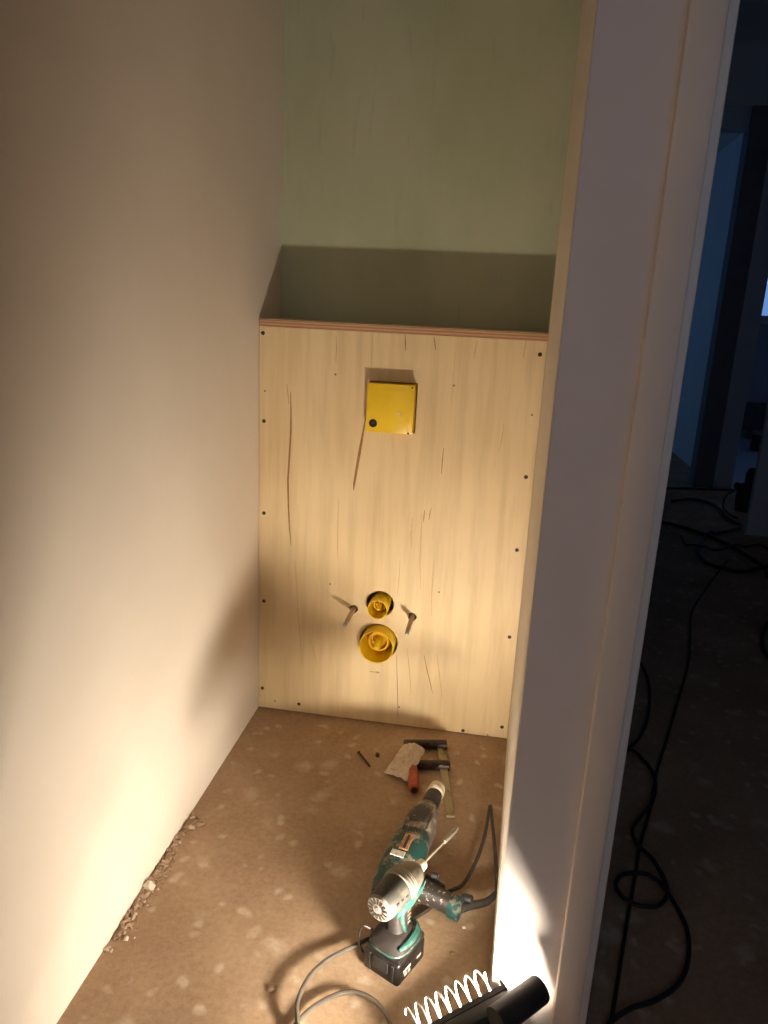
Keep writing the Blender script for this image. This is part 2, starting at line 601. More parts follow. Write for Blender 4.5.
def window(name, axis, at, w0, w1, z0, z1, label, flip=False, glass='sky_tint_glass'):
    e = struct(empty(name, ((w0 + w1) / 2, at, z0) if axis == 'y' else (at, (w0 + w1) / 2, z0)), label, 'window')
    hw, hh = (w1 - w0) / 2, z1 - z0
    R = Matrix.Rotation(math.radians(180 if flip else 0), 4, 'Z') if axis == 'y' else Matrix.Rotation(math.radians(90), 4, 'Z')
    e.rotation_euler = R.to_euler()
    bm = bmesh.new()
    for lo, hi in (((-hw, 0.02, 0), (-hw + 0.05, 0.07, hh)), ((hw - 0.05, 0.02, 0), (hw, 0.07, hh)), ((-hw, 0.02, 0), (hw, 0.07, 0.05)), ((-hw, 0.02, hh - 0.05), (hw, 0.07, hh)), ((-0.025, 0.02, 0), (0.025, 0.07, hh))):
        box(bm, lo, hi)
    obj('window_frame', bm, 'hall_paint', e)
    obj('window_pane', bbox((-hw + 0.05, 0.043, 0.05), (-0.025, 0.047, hh - 0.05)), glass, e)
    obj('window_pane', bbox((0.025, 0.043, 0.05), (hw - 0.05, 0.047, hh - 0.05)), glass, e)
    obj('window_sill', bbox((-hw - 0.05, -0.09, -0.035), (hw + 0.05, 0.02, -0.005), 0.004), 'white_paint', e)
    # sky portal in the opening so the dusk light is sampled well
    ld = bpy.data.lights.new(name + '_portal', 'AREA')
    ld.shape = 'RECTANGLE'
    ld.size = w1 - w0
    ld.size_y = z1 - z0
    ld.cycles.is_portal = True
    lo = bpy.data.objects.new(name + '_portal', ld)
    COL.objects.link(lo)
    lo.parent = e
    lo.location = (0, 0.10, hh / 2)
    lo.rotation_euler = (math.radians(-90), 0, 0)
    return e


pane_wall('wall_rear', 'y', -3.22, -0.1, 0.80, 0.08, 0.68, 0.03, 2.15)
pane_wall('wall_rear_hall', 'y', -3.22, 0.80, 2.7, 1.10, 2.30, 0.85, 2.15)
pane_wall('wall_far_right_room', 'y', 6.6, 2.29, 5.2, 3.14, 4.95, 1.24, 2.30)
window('fill_window_rear', 'y', -3.10, 0.08, 0.68, 0.03, 2.15, 'unseen glazed door added for fill light at the rear of the toilet room', True, 'glass')  # added daylight source behind the camera, fills the door frame
window('fill_window_hall', 'y', -3.10, 1.10, 2.30, 0.85, 2.15, 'unseen window added for fill light at the rear end of the hall', True, 'hall_glass')  # added source out of view, lifts the dark hall floor
window('window_1', 'y', 6.6, 3.14, 4.95, 1.24, 2.30, 'pale dusk window of the far room', False, 'dusk_glass')
pane_wall('wall_far_left_room', 'x', -1.0, FY, 6.72, 4.2, 6.4, 0.5, 2.4)
window('window_2', 'x', -1.0, 4.2, 6.4, 0.5, 2.4, 'window lighting the blue room beyond the far doorway')
struct(obj('wall_far_blue', bbox((-1.1, 6.6, 0), (2.29, 6.72, ZC)), 'blue_lit_wall'), 'blue-lit wall seen through the far doorway', 'wall')
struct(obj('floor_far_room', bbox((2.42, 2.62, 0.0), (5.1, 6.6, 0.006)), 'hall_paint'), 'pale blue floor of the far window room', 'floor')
# low radiator under the far window
rad = tag(empty('radiator', (3.70, 6.52, 0)), 'low dark radiator under the far window', 'radiator')
obj('body', bbox((-0.55, -0.04, 0.12), (0.55, 0.02, 0.40), 0.008), 'dark_wood', rad)
for i in range(10):
    obj('fin', bbox((-0.50 + i * 0.105, -0.052, 0.14), (-0.44 + i * 0.105, -0.04, 0.38), 0.004), 'dark_wood', rad)
for s in (-0.4, 0.4):
    obj('foot', bbox((s - 0.02, -0.03, 0), (s + 0.02, 0.01, 0.12)), 'dark_wood', rad)

# ------------------------------------------------------------------ plywood front with holes
p0 = px(374, 400, 1, 0)
bx0, bx1, bz0, bz1 = 0.3075, 0.4365, 0.8855, 1.0165   # cover box hole in the board
drain = px(378.5, 642, 1, 0)
flush = px(380.2, 604, 1, 0)
studs = [px(353.6, 609, 1, 0), px(412.2, 617, 1, 0)]
board = obj('plywood_sheet', bbox((0.0015, 0.0, 0.003), (W + 0.0006, 0.018, H - 0.0185)), 'ply')
cuts = [bbox((bx0, -0.05, bz0), (bx1, 0.1, bz1))]
for c, r in ((drain, 0.0565), (flush, 0.040), (studs[0], 0.0125), (studs[1], 0.0125)):
    cuts.append(lathed([(-0.05, r), (0.1, r)], 40, 'Y', (c.x, 0, c.z)))
cut(board, cuts)
tag(board, 'pale birch plywood panel closing the lower niche, screwed round its edges', 'panel')


def screw(pxy, dark=True, r=0.0055):
    p = px(*pxy, 1, 0.0)
    bm = lathed([(-0.0012, r * 0.8), (-0.0006, r), (0.006, r * 0.5)], 12, 'Y', (p.x, 0, p.z))
    o = obj('screw', bm, 'screw' if dark else 'screw_pale', board)
    s = bbox((p.x - r * 0.55, -0.0016, p.z - r * 0.14), (p.x + r * 0.55, -0.001, p.z + r * 0.14))
    obj('screw_slot', s, 'hole', o)


for q in ((263, 333), (264, 421), (264, 513), (264, 601), (262.5, 688), (540, 354.5), (526, 477), (517, 550), (509.5, 637), (502, 727), (299, 704), (463, 730.5)):
    screw(q)
for q in ((335.5, 374.5), (454, 385.5), (532, 415), (330, 584), (439, 592), (265, 391), (275, 701), (487.5, 735), (399, 707)):
    screw(q, False, 0.0030)


def split(pts, wid, mat='crack'):
    """a split in the veneer: thin dark sliver following pixel points"""
    P = [px(x, y, 1, 0.0) for x, y in pts]
    n = len(P)
    bm = bmesh.new()
    L, Rr = [], []
    for i, p in enumerate(P):
        h = wid * 0.5 * (math.sin(math.pi * (i + 0.35) / (n - 0.3)) ** 0.7)
        L.append(bm.verts.new((p.x - h, -0.0005, p.z)))
        Rr.append(bm.verts.new((p.x + h, -0.0005, p.z)))
    L2 = [bm.verts.new((v.co.x, 0.002, v.co.z)) for v in L]
    R2 = [bm.verts.new((v.co.x, 0.002, v.co.z)) for v in Rr]
    for i in range(n - 1):
        bm.faces.new((L[i], Rr[i], Rr[i + 1], L[i + 1]))
        bm.faces.new((L[i], L[i + 1], L2[i + 1], L2[i]))
        bm.faces.new((Rr[i], R2[i], R2[i + 1], Rr[i + 1]))
    obj('veneer_split', bm, mat, board)


split([(290.6, 392), (291, 410), (291, 430), (289.5, 455), (288, 480), (288.4, 505), (289.5, 528), (291, 545)], 0.0052)
split([(287, 384), (288, 394), (288.7, 404)], 0.003, 'crack_faint')
split([(365.5, 418), (363, 433), (360, 450), (357, 467), (354.3, 483), (353.6, 490)], 0.0078)
split([(372.5, 333), (372, 350), (371.5, 366)], 0.002, 'crack_faint')
split([(405.3, 335), (405.5, 343), (405.6, 351)], 0.0028)
split([(434, 337), (435, 344), (435.6, 350)], 0.0026)
split([(336, 336), (336.5, 348), (335.8, 362)], 0.0022, 'crack_faint')
split([(331, 352), (336, 351.5), (340, 352)], 0.001, 'crack_faint')
split([(455, 352), (454, 370), (452, 395), (450, 420)], 0.0012, 'crack_faint')
split([(477, 340), (475, 352), (474, 359)], 0.002, 'crack_faint')
split([(527, 338), (524.5, 350), (523, 359)], 0.002, 'crack_faint')
split([(504, 423), (502, 438), (499, 452)], 0.002, 'crack_faint')
split([(443.5, 448), (442.3, 461), (441.5, 474)], 0.0024)
split([(338.5, 498), (338, 520), (337.5, 548), (338, 560)], 0.0018, 'crack_faint')
split([(424.5, 510), (424, 516), (423.5, 522)], 0.0024)
split([(431.5, 508), (430, 513), (429, 520)], 0.002)
split([(412.5, 518), (411, 534), (411.5, 548)], 0.0022, 'crack_faint')
split([(422, 515), (421, 535), (420, 560), (420.5, 590)], 0.0016, 'crack_faint')
split([(434, 560), (432.5, 580), (431.5, 600), (431.5, 616)], 0.0018, 'crack_faint')
split([(424, 655), (427, 670), (430, 682), (432.5, 693)], 0.0024, 'crack')
split([(437, 655), (439.5, 675), (442, 698)], 0.0018, 'crack_faint')
split([(407, 648), (409.5, 670), (411, 695)], 0.0016, 'crack_faint')
split([(396.5, 655), (397.5, 690), (398, 718)], 0.0018, 'crack')
split([(295, 560), (298, 610), (301, 650), (303, 668)], 0.0016, 'crack_faint')
split([(400, 560), (399, 580), (397, 597)], 0.0015, 'crack_faint')
split([(310, 640), (315, 655), (317, 668)], 0.0014, 'crack_faint')
# pencilled arrow under the drain
a0, a1 = px(369.6, 671.3, 1, 0), px(379.5, 672.7, 1, 0)
bm = bmesh.new()
tube(bm, [Vector((a0.x, -0.0002, a0.z)), Vector((a1.x, -0.0002, a1.z))], 0.0010, 6)
tube(bm, [Vector((a1.x - 0.009, -0.0002, a1.z + 0.004)), Vector((a1.x, -0.0002, a1.z)), Vector((a1.x - 0.010, -0.0002, a1.z - 0.003))], 0.0009, 6)
obj('pencil_arrow', bm, 'pencil', board)

# ledge board lying on top
ledge = tag(empty('plywood_ledge', (0, 0, H)), 'plywood ledge board lying on top of the plywood panel', 'shelf')
obj('board', bbox((0.0015, -0.004, -0.0175), (W + 0.004, REC - 0.001, 0.0), 0.0012, 1), 'ply_edge', ledge)
obj('veneer_top', bbox((0.002, -0.0035, 0.0002), (W + 0.003, REC - 0.002, 0.0012)), 'ply', ledge)

# ------------------------------------------------------------------ yellow cover box
cb = tag(empty('flush_cover_box', (bx0, 0, bz0)), 'square yellow plastic cover box sticking out of the plywood', 'cover box')
bw, bh = bx1 - bx0 - 0.004, bz1 - bz0 - 0.003
PR = 0.042
obj('body', bbox((0.003, -PR + 0.004, 0.001), (bw, 0.12, bh), 0.004, 2), 'yellow_deep', cb, True)
cv = obj('cover', bbox((0.0015, -PR, 0.0), (bw + 0.001, -PR + 0.005, bh + 0.001), 0.0018, 2), 'yellow', cb, True)
obj('cover_rib', bbox((0.012, -PR - 0.0006, bh - 0.016), (bw - 0.012, -PR + 0.001, bh - 0.0145)), 'yellow', cv)
obj('cover_rib', bbox((bw - 0.0145, -PR - 0.0006, 0.012), (bw - 0.013, -PR + 0.001, bh - 0.016)), 'yellow', cv)
obj('cover_hole', lathed([(-PR - 0.001, 0.0085), (-PR - 0.0018, 0.0105), (-PR + 0.002, 0.0115)], 20, 'Y', (0.0205, 0, 0.024)), 'hole', cv, True)
obj('hole_plug', lathed([(-PR - 0.0022, 0.0035), (-PR, 0.0045)], 14, 'Y', (0.0215, 0, 0.0255)), 'black', cv)
for (sx, sz) in ((bw - 0.005, bh - 0.005), (bw - 0.010, 0.0035)):
    obj('cover_pin', lathed([(-PR - 0.001, 0.0022), (-PR + 0.001, 0.003)], 10, 'Y', (sx, 0, sz)), 'hole', cv)
sc_ = bbox((-0.009, -0.0004, -0.0012), (0.009, 0.0004, 0.0012), 0, 1, Matrix.Translation((bw - 0.034, -PR - 0.0003, 0.052)) @ Matrix.Rotation(math.radians(32), 4, 'Y'))
obj('scuff_mark', sc_, 'label_white', cv)


# ------------------------------------------------------------------ drain and flush plugs
def plug(name, c, ro, L, label, small):
    e = tag(empty(name, (c.x, 0, c.z)), label, 'pipe plug')
    t = 0.0028 if not small else 0.0026
    prof = [(0.10, ro), (-L + 0.001, ro), (-L, ro - 0.0006), (-L, ro - t), (-L + 0.001, ro - t - 0.0004), (0.045, ro * 0.86), (0.10, ro * 0.86)]
    obj('pipe', lathed(prof, 48, 'Y', cap=True), 'yellow', e, True)
    k = ro
    # stepped bottom of the cap with a pull tongue
    obj('inner_cup', lathed([(0.044, k * 0.87), (0.020, k * 0.66), (0.004, k * 0.64), (0.0, k * 0.60), (0.0, k * 0.50), (0.018, k * 0.46), (0.022, 0.001)], 40, 'Y'), 'yellow_deep', e, True)
    bm = bmesh.new()
    loft(bm, [(0.022, k * 0.24, k * 0.30, 0, -k * 0.06), (-0.004, k * 0.22, k * 0.26, 0, -k * 0.08), (-0.016, k * 0.20, k * 0.16, 0, -k * 0.16), (-0.022, k * 0.15, k * 0.08, 0, -k * 0.20)], 'Y', 16)
    obj('pull_tongue', bm, 'yellow', e, True)
    return e


plug('drain_plug', drain + Vector((0.000, 0, 0.001)), 0.0500, 0.040, 'large yellow drain cap in the lower plywood hole', False)
plug('flush_plug', flush + Vector((-0.002, 0, -0.004)), 0.0290, 0.036, 'small yellow flush pipe cap above the larger drain cap', True)

for k, (c, nm) in enumerate(zip(studs, ('left', 'right'))):
    e = tag(empty('threaded_rod', (c.x, 0, c.z)), f'threaded mounting rod sticking out of the panel {nm} of the yellow caps', 'rod', 'mounting rods')
    obj('sleeve', lathed([(0.12, 0.0062), (-0.092, 0.0066), (-0.096, 0.0056)], 16, 'Y'), 'sleeve', e, True)
    prof = [(-0.09, 0.0054)]
    for j in range(9):
        y = -0.096 - j * 0.0026
        prof += [(y, 0.0054), (y - 0.0013, 0.0046)]
    prof += [(-0.121, 0.0050), (-0.1225, 0.0036)]
    obj('thread', lathed(prof, 16, 'Y'), 'steel', e, True)

# ------------------------------------------------------------------ cordless impact driver standing on its battery
DR = frame((0.549, -0.831, 0), (0.45, 0.893, 0))
dr = tag(empty('cordless_drill', mat4=DR), 'dusty teal and grey cordless driver standing upright on its black battery', 'drill')
bat = obj('battery', bbox((-0.046, -0.040, 0.0), (0.046, 0.040, 0.050), 0.007, 3), 'battery', dr, True)
obj('battery_lip', bbox((-0.044, -0.0385, 0.046), (0.046, 0.0385, 0.060), 0.006, 2), 'battery', bat, True)
obj('battery_button', bbox((-0.050, -0.017, 0.020), (-0.044, 0.017, 0.046), 0.003, 2), 'black', bat, True)
for y0 in (-0.030, 0.022):
    obj('battery_rib', bbox((-0.0478, y0, 0.006), (-0.0452, y0 + 0.006, 0.044), 0.001, 1), 'black', bat)
# worn white print on the side facing the lamp (unreadable strokes)
for (x0, x1, z0, z1) in ((-0.030, -0.006, 0.024, 0.0285), (-0.026, -0.018, 0.013, 0.019), (-0.014, -0.007, 0.013, 0.019), (0.016, 0.030, 0.020, 0.024)):
    obj('worn_print', bbox((x0, -0.0408, z0), (x1, -0.0400, z1)), 'label_white', bat)
foot_ = lofted([(0.057, 0.047, 0.040, 0.0, 0, 3.4), (0.066, 0.047, 0.040, 0.0, 0, 3.2), (0.074, 0.040, 0.034, 0.002, 0, 2.8), (0.082, 0.026, 0.024, 0.004, 0, 2.4)], 'Z', 32)
ft = obj('foot', foot_, 'handle_grey', dr, True)
ringp = []
for i in range(33):
    a = 2 * math.pi * i / 32
    c, s = math.cos(a), math.sin(a)
    ringp.append(Vector((0.0468 * math.copysign(abs(c) ** (2 / 3.2), c), 0.0398 * math.copysign(abs(s) ** (2 / 3.2), s), 0.0615)))
bm = bmesh.new()
tube(bm, ringp, 0.0022, 6)
obj('foot_trim', bm, 'teal_clean', ft, True)
bm = bmesh.new()
pts = [Vector((-0.034, -0.030, 0.0725)), Vector((-0.012, -0.0345, 0.0745)), Vector((0.014, -0.033, 0.0755)), Vector((0.034, -0.023, 0.076)), Vector((0.040, -0.006, 0.0755))]
tube(bm, smooth_path(pts, 6), lambda t: 0.0015 + 0.0062 * math.sin(math.pi * min(1, max(0, t * 0.85 + 0.1))), 8)
obj('foot_inlay', bm, 'teal_clean', ft, True)
hd = obj('handle', lofted([(0.070, 0.026, 0.0215, 0.004, 0), (0.085, 0.0205, 0.0175, 0.004, 0), (0.110, 0.0205, 0.017, 0.001, 0), (0.135, 0.0225, 0.0175, 0.0, 0), (0.160, 0.026, 0.019, 0.002, 0)], 'Z', 24), 'handle_grey', dr, True)
bm = bmesh.new()
tube(bm, smooth_path([(0.004, -0.019, 0.078), (-0.004, -0.0178, 0.10), (-0.010, -0.0172, 0.125), (-0.006, -0.020, 0.150), (0.006, -0.0245, 0.166)], 6), lambda t: 0.0032 + 0.0014 * math.sin(3.14 * t), 8)
obj('handle_stripe', bm, 'teal_clean', hd, True)
bm = bmesh.new()
tube(bm, smooth_path([(0.004, 0.019, 0.078), (-0.004, 0.0178, 0.10), (-0.010, 0.0172, 0.125), (-0.006, 0.020, 0.150), (0.006, 0.0245, 0.166)], 6), lambda t: 0.0032 + 0.0014 * math.sin(3.14 * t), 8)
obj('handle_stripe', bm, 'teal_clean', hd, True)
for j in range(5):
    obj('grip_rib', bbox((0.012, -0.0165, 0.088 + j * 0.009), (0.0235, -0.0145, 0.0905 + j * 0.009), 0.0006, 1), 'cap_grey', hd)
obj('trigger', lofted([(0.128, 0.006, 0.008, 0.024, 0), (0.140, 0.008, 0.0085, 0.027, 0), (0.156, 0.008, 0.0085, 0.028, 0)], 'Z', 16), 'black', dr, True)
ZA = 0.170
bd = obj('motor_housing', lathed([(-0.060, 0.0250), (-0.056, 0.0275), (-0.035, 0.0300), (-0.015, 0.0320), (0.002, 0.0330)], 32, 'X', (0, 0, ZA)), 'drill_grey', dr, True)
rc = obj('rear_cap', lathed([(-0.0655, 0.018), (-0.0650, 0.0228), (-0.0615, 0.0252), (-0.054, 0.0260)], 32, 'X', (0, 0, ZA)), 'cap_grey', dr, True)
for k in range(14):
    a = 2 * math.pi * k / 14
    mt = Matrix.Translation((-0.0652, 0, ZA)) @ Matrix.Rotation(a, 4, 'X')
    obj('vent_slot', bbox((-0.0012, -0.0016, 0.0105), (0.0015, 0.0016, 0.0205), 0, 1, mt), 'hole', rc)
obj('cap_hub', lathed([(-0.0670, 0.004), (-0.0652, 0.0065)], 16, 'X', (0, 0, ZA)), 'cap_grey', rc)
for sgn in (-1, 1):
    bm = bmesh.new()
    loft(bm, [(-0.045, 0.003, 0.004, sgn * 0.0275, ZA - 0.014), (-0.025, 0.0035, 0.010, sgn * 0.0290, ZA - 0.012), (0.0, 0.003, 0.012, sgn * 0.0320, ZA - 0.008), (0.030, 0.003, 0.007, sgn * 0.0320, ZA - 0.002), (0.045, 0.002, 0.003, sgn * 0.029, ZA + 0.002)], 'X', 16)
    obj('side_shell', bm, 'teal_clean', bd, True)
    for j in range(3):
        mt = Matrix.Translation((-0.042 + j * 0.013, sgn * (0.0265 + j * 0.0010), ZA + 0.008))
        obj('side_vent', bbox((-0.0035, -0.0022, -0.004), (0.0035, 0.0022, 0.004), 0.0005, 1, mt), 'hole', bd)
gc = [(0.000, 0.0335), (0.004, 0.0352)]
for j in range(9):
    x = 0.007 + j * 0.0045
    r = 0.0350 - 0.0090 * (j / 9) ** 1.8
    gc += [(x, r), (x + 0.0022, r - 0.0011)]
gc += [(0.050, 0.0235), (0.058, 0.0185), (0.063, 0.0125)]
obj('gear_case', lathed(gc, 36, 'X', (0, 0, ZA)), 'silver', dr, True)
obj('front_band', lathed([(-0.006, 0.0325), (-0.004, 0.0345), (0.002, 0.0345), (0.004, 0.0335)], 36, 'X', (0, 0, ZA)), 'cap_grey', bd, True)
ch = obj('bit_chuck', lathed([(0.060, 0.0125), (0.066, 0.0120), (0.082, 0.0105), (0.085, 0.0075)], 24, 'X', (0, 0, ZA)), 'collar', dr, True)
bt = obj('drill_bit', lathed([(0.080, 0.0034), (0.165, 0.0034), (0.168, 0.0030)], 6, 'X', (0, 0, ZA)), 'screw_pale', dr)
obj('bit_holder', lathed([(0.160, 0.0048), (0.204, 0.0050), (0.207, 0.0038), (0.216, 0.0026)], 12, 'X', (0, 0, ZA)), 'steel', bt, True)
bm = bmesh.new()
tube(bm, smooth_path([(-0.020, 0.040, 0.066), (-0.030, 0.054, 0.074), (-0.034, 0.060, 0.060), (-0.036, 0.058, 0.034), (-0.034, 0.050, 0.018)], 8), 0.0022, 6)
obj('belt_hook', bm, 'iron', dr, True)

# ------------------------------------------------------------------ corded hammer drill lying behind it
HR = frame((0.550, -0.545, 0), (0.068, 0.39, 0))
hr = tag(empty('hammer_drill', mat4=HR), 'dirty teal corded hammer drill lying on the concrete floor', 'drill')
Z0 = 0.048
mh = obj('motor_housing', lofted([(-0.190, 0.030, 0.034, 0, Z0), (-0.182, 0.038, 0.042, 0, Z0), (-0.14, 0.043, 0.045, 0, Z0), (-0.06, 0.0435, 0.046, 0, Z0), (-0.03, 0.042, 0.045, 0, Z0), (-0.012, 0.040, 0.043, 0, Z0), (-0.008, 0.038, 0.041, 0, Z0)], 'X', 32, 3.0), 'teal', hr, True)
gh = obj('gear_housing', lofted([(-0.014, 0.0395, 0.042, 0, Z0), (0.010, 0.0390, 0.041, 0, Z0), (0.055, 0.0375, 0.038, 0, Z0 + 0.001), (0.085, 0.033, 0.033, 0, Z0 + 0.003), (0.108, 0.0245, 0.026, 0, Z0 + 0.005), (0.114, 0.0215, 0.022, 0, Z0 + 0.005)], 'X', 32, 2.6), 'tool_grey', hr, True)
obj('gear_panel', lofted([(0.012, 0.016, 0.004, 0.002, Z0 + 0.039), (0.026, 0.021, 0.005, 0.002, Z0 + 0.0385), (0.066, 0.020, 0.005, 0.002, Z0 + 0.0345), (0.086, 0.012, 0.004, 0.002, Z0 + 0.031)], 'X', 20), 'tool_dark', gh, True)
for sy in (-1, 1):
    obj('gear_rib', lofted([(-0.004, 0.003, 0.003, sy * 0.026, Z0 + 0.0365), (0.05, 0.0035, 0.003, sy * 0.0255, Z0 + 0.034), (0.095, 0.003, 0.003, sy * 0.018, Z0 + 0.030)], 'X', 10), 'tool_grey', gh, True)
ck = obj('chuck_sleeve', lathed([(0.104, 0.0200), (0.112, 0.0225), (0.130, 0.0218), (0.166, 0.0200), (0.172, 0.0185)], 32, 'X', (0, 0, Z0 + 0.005)), 'tool_dark', hr, True)
obj('chuck_collar', lathed([(0.168, 0.0195), (0.171, 0.0220), (0.182, 0.0220), (0.185, 0.0190), (0.189, 0.0190), (0.191, 0.0210), (0.200, 0.0195), (0.204, 0.0150), (0.200, 0.0080), (0.18, 0.0078)], 32, 'X', (0, 0, Z0 + 0.005)), 'collar', ck, True)
for j in range(7):
    mt = Matrix.Translation((-0.021, 0.021 - j * 0.0062, Z0 + 0.0435))
    obj('vent_slot', bbox((-0.007, -0.0014, -0.003), (0.007, 0.0014, 0.0028), 0.0005, 1, mt), 'hole', mh)
obj('name_plate', bbox((-0.092, -0.010, Z0 + 0.0445), (-0.038, 0.010, Z0 + 0.0466), 0.0008, 1), 'label_orange', mh)
obj('name_plate_text', bbox((-0.088, -0.003, Z0 + 0.0463), (-0.044, 0.003, Z0 + 0.0470)), 'tool_dark', mh)
obj('type_plate', bbox((-0.116, -0.008, Z0 + 0.0445), (-0.098, 0.022, Z0 + 0.0466), 0.0008, 1), 'label_white', mh)
obj('rear_cover', lofted([(-0.200, 0.022, 0.026, 0, Z0), (-0.197, 0.031, 0.035, 0, Z0), (-0.186, 0.036, 0.040, 0, Z0)], 'X', 24, 3.0), 'tool_dark', hr, True)
# pistol grip pointing to the right (local -y)
GS = -0.138
gp = obj('grip', lofted([(-0.140, 0.0175, 0.018, GS - 0.004, 0.032), (-0.125, 0.0195, 0.020, GS - 0.002, 0.034), (-0.095, 0.0195, 0.0195, GS + 0.002, 0.038), (-0.060, 0.022, 0.022, GS + 0.004, 0.043), (-0.025, 0.028, 0.027, GS + 0.006, Z0)], 'Y', 24, 2.8), 'grip_black', hr, True)
obj('grip_end', lofted([(-0.144, 0.016, 0.017, GS - 0.004, 0.031), (-0.141, 0.0215, 0.0215, GS - 0.004, 0.031), (-0.120, 0.0212, 0.0212, GS - 0.002, 0.033), (-0.117, 0.019, 0.019, GS - 0.002, 0.033)], 'Y', 24, 3.0), 'teal', gp, True)
obj('trigger', lofted([(-0.100, 0.006, 0.009, GS + 0.028, 0.040), (-0.078, 0.009, 0.010, GS + 0.034, 0.042), (-0.055, 0.008, 0.010, GS + 0.038, 0.044)], 'Y', 16), 'black', hr, True)
obj('lock_button', lathed([(-0.085, 0.003), (-0.082, 0.006), (-0.070, 0.006)], 14, 'Y', (GS + 0.036, 0, 0.060)), 'black', hr, True)
kb = obj('cord_knob', lathed([(-0.162, 0.006), (-0.159, 0.009), (-0.146, 0.009), (-0.138, 0.006)], 16, 'Y', (GS + 0.022, 0, 0.040)), 'black', gp, True)
# cord: strain relief, standing loop and the run to the left
HI = HR.inverted()


def hl(p):
    return HI @ Vector(p)


c0 = HR @ Vector((GS - 0.004, -0.138, 0.031))
cpts = [c0, px(470, 905.5, 2, 0.031), px(486, 902, 2, 0.031), px(497.5, 893, 2, 0.030)]
bm = cable([hl(p) for p in cpts], lambda t: 0.0092 - 0.0022 * t, 10)
obj('strain_relief', bm, 'cable_black', hr, True)
cord = [px(496.8, 895, 2, 0.030), px(497, 880, 2, 0.030), px(495, 850, 2, 0.034), px(492, 820, 2, 0.042), px(490.3, 806, 2, 0.048), px(488, 817, 2, 0.044), px(483, 842, 2, 0.034), px(473, 868, 2, 0.022), px(462, 885, 2, 0.012), px(448, 892, 2, 0.008), px(430, 908, 2, 0.007), px(408, 922, 2, 0.007), px(388, 933, 2, 0.009), px(366, 940, 2, 0.014), px(346, 950, 2, 0.018), px(327, 960, 2, 0.020), px(309, 977, 2, 0.021), px(299, 997, 2, 0.020), px(297, 1014, 2, 0.016), px(303, 1040, 2, 0.010), px(330, 1075, 2, 0.007), px(370, 1075, 2, 0.008), px(392, 1045, 2, 0.012), px(388, 1018, 2, 0.017), px(372, 999, 2, 0.020), px(350, 992, 2, 0.020), px(325, 1000, 2, 0.016), px(303, 1016, 2, 0.010), px(280, 1045, 2, 0.007), px(255, 1090, 2, 0.006)]
obj('cord', cable([hl(p) for p in cord[:14]], 0.0042, 8, 10), 'cable_brown', hr, True)
obj('cord', cable([hl(p) for p in cord[13:]], 0.0042, 8, 10), 'cable_dusty', hr, True)

# ------------------------------------------------------------------ F clamp by the plywood
A = px(440.5, 745, 2, 0.012)
B = px(450.5, 816, 2, 0.012)
CL = frame((A.x, A.y, 0), (B.x - A.x, B.y - A.y, 0))
LB = (B - A).length
cl = tag(empty('bar_clamp', mat4=CL), 'iron bar clamp with red wooden handle lying against the plywood foot', 'clamp')
obj('bar', bbox((-0.012, -0.0105, 0.006), (LB, 0.0105, 0.013), 0.0012, 1), 'brass_bar', cl)


def jaw(t, name, ln):
    # arms run to the left in the picture = local -y for a bar pointing at the camera
    bm = bmesh.new()
    loft(bm, [(-ln, 0.0085, 0.0085, t, 0.0125), (-ln * 0.9, 0.010, 0.0105, t, 0.0125), (-ln * 0.45, 0.0115, 0.0110, t, 0.013), (-0.005, 0.0135, 0.0120, t, 0.013), (0.0145, 0.0140, 0.0120, t, 0.013), (0.018, 0.011, 0.009, t, 0.013)], 'Y', 16, 3.2)
    return obj(name, bm, 'iron', cl, True)


jf = jaw(0.000, 'fixed_jaw', 0.105)
js = jaw(0.100, 'sliding_jaw', 0.100)
obj('jaw_pad', lathed([(0.008, 0.011), (0.016, 0.0115), (0.018, 0.008)], 16, 'X', (0, -0.095, 0.0135)), 'iron', jf, True)
prof = [(0.020, 0.0052)]
for j in range(14):
    prof += [(0.024 + j * 0.006, 0.0056), (0.027 + j * 0.006, 0.0046)]
prof += [(0.118, 0.0054)]
obj('spindle', lathed(prof, 12, 'X', (0, -0.088, 0.0145)), 'iron', cl, True)
hn = obj('handle', lathed([(0.112, 0.0085), (0.118, 0.0120), (0.140, 0.0145), (0.170, 0.0140), (0.204, 0.0148), (0.212, 0.0130), (0.215, 0.0105)], 20, 'X', (0, -0.085, 0.0152)), 'red_wood', cl, True)
obj('ferrule', lathed([(0.106, 0.0075), (0.114, 0.0090)], 16, 'X', (0, -0.088, 0.0148)), 'iron', hn, True)
obj('handle_end', lathed([(0.2145, 0.0088), (0.2165, 0.0080), (0.2165, 0.001)], 16, 'X', (0, -0.085, 0.0152)), 'iron', hn, True)

# crumpled pale bag over the jaw ends
def sheet():
    corners = [px(384, 773.5, 2, 0.004), px(403.5, 745.5, 2, 0.030), px(425, 751, 2, 0.034), px(407, 782, 2, 0.012)]
    n = 14
    bm = bmesh.new()
    rnd = random.Random(3)
    g = {}
    for i in range(n + 1):
        for j in range(n + 1):
            u, v = i / n, j / n
            p = (corners[0] * (1 - u) + corners[1] * u) * (1 - v) + (corners[3] * (1 - u) + corners[2] * u) * v
            e = 0.006 if 0 < i < n and 0 < j < n else 0.0025
            p = p + Vector((rnd.uniform(-1, 1) * 0.002, rnd.uniform(-1, 1) * 0.002, abs(rnd.gauss(0, 1)) * e * 0.7 + 0.010 * math.sin(math.pi * v) * (0.4 + u)))
            g[i, j] = bm.verts.new(p)
    for i in range(n):
        for j in range(n):
            bm.faces.new((g[i, j], g[i + 1, j], g[i + 1, j + 1], g[i, j + 1]))
    o = obj('crumpled_bag', bm, 'paper')
    s = o.modifiers.new('thick', 'SOLIDIFY')
    s.thickness = 0.0012
    return o


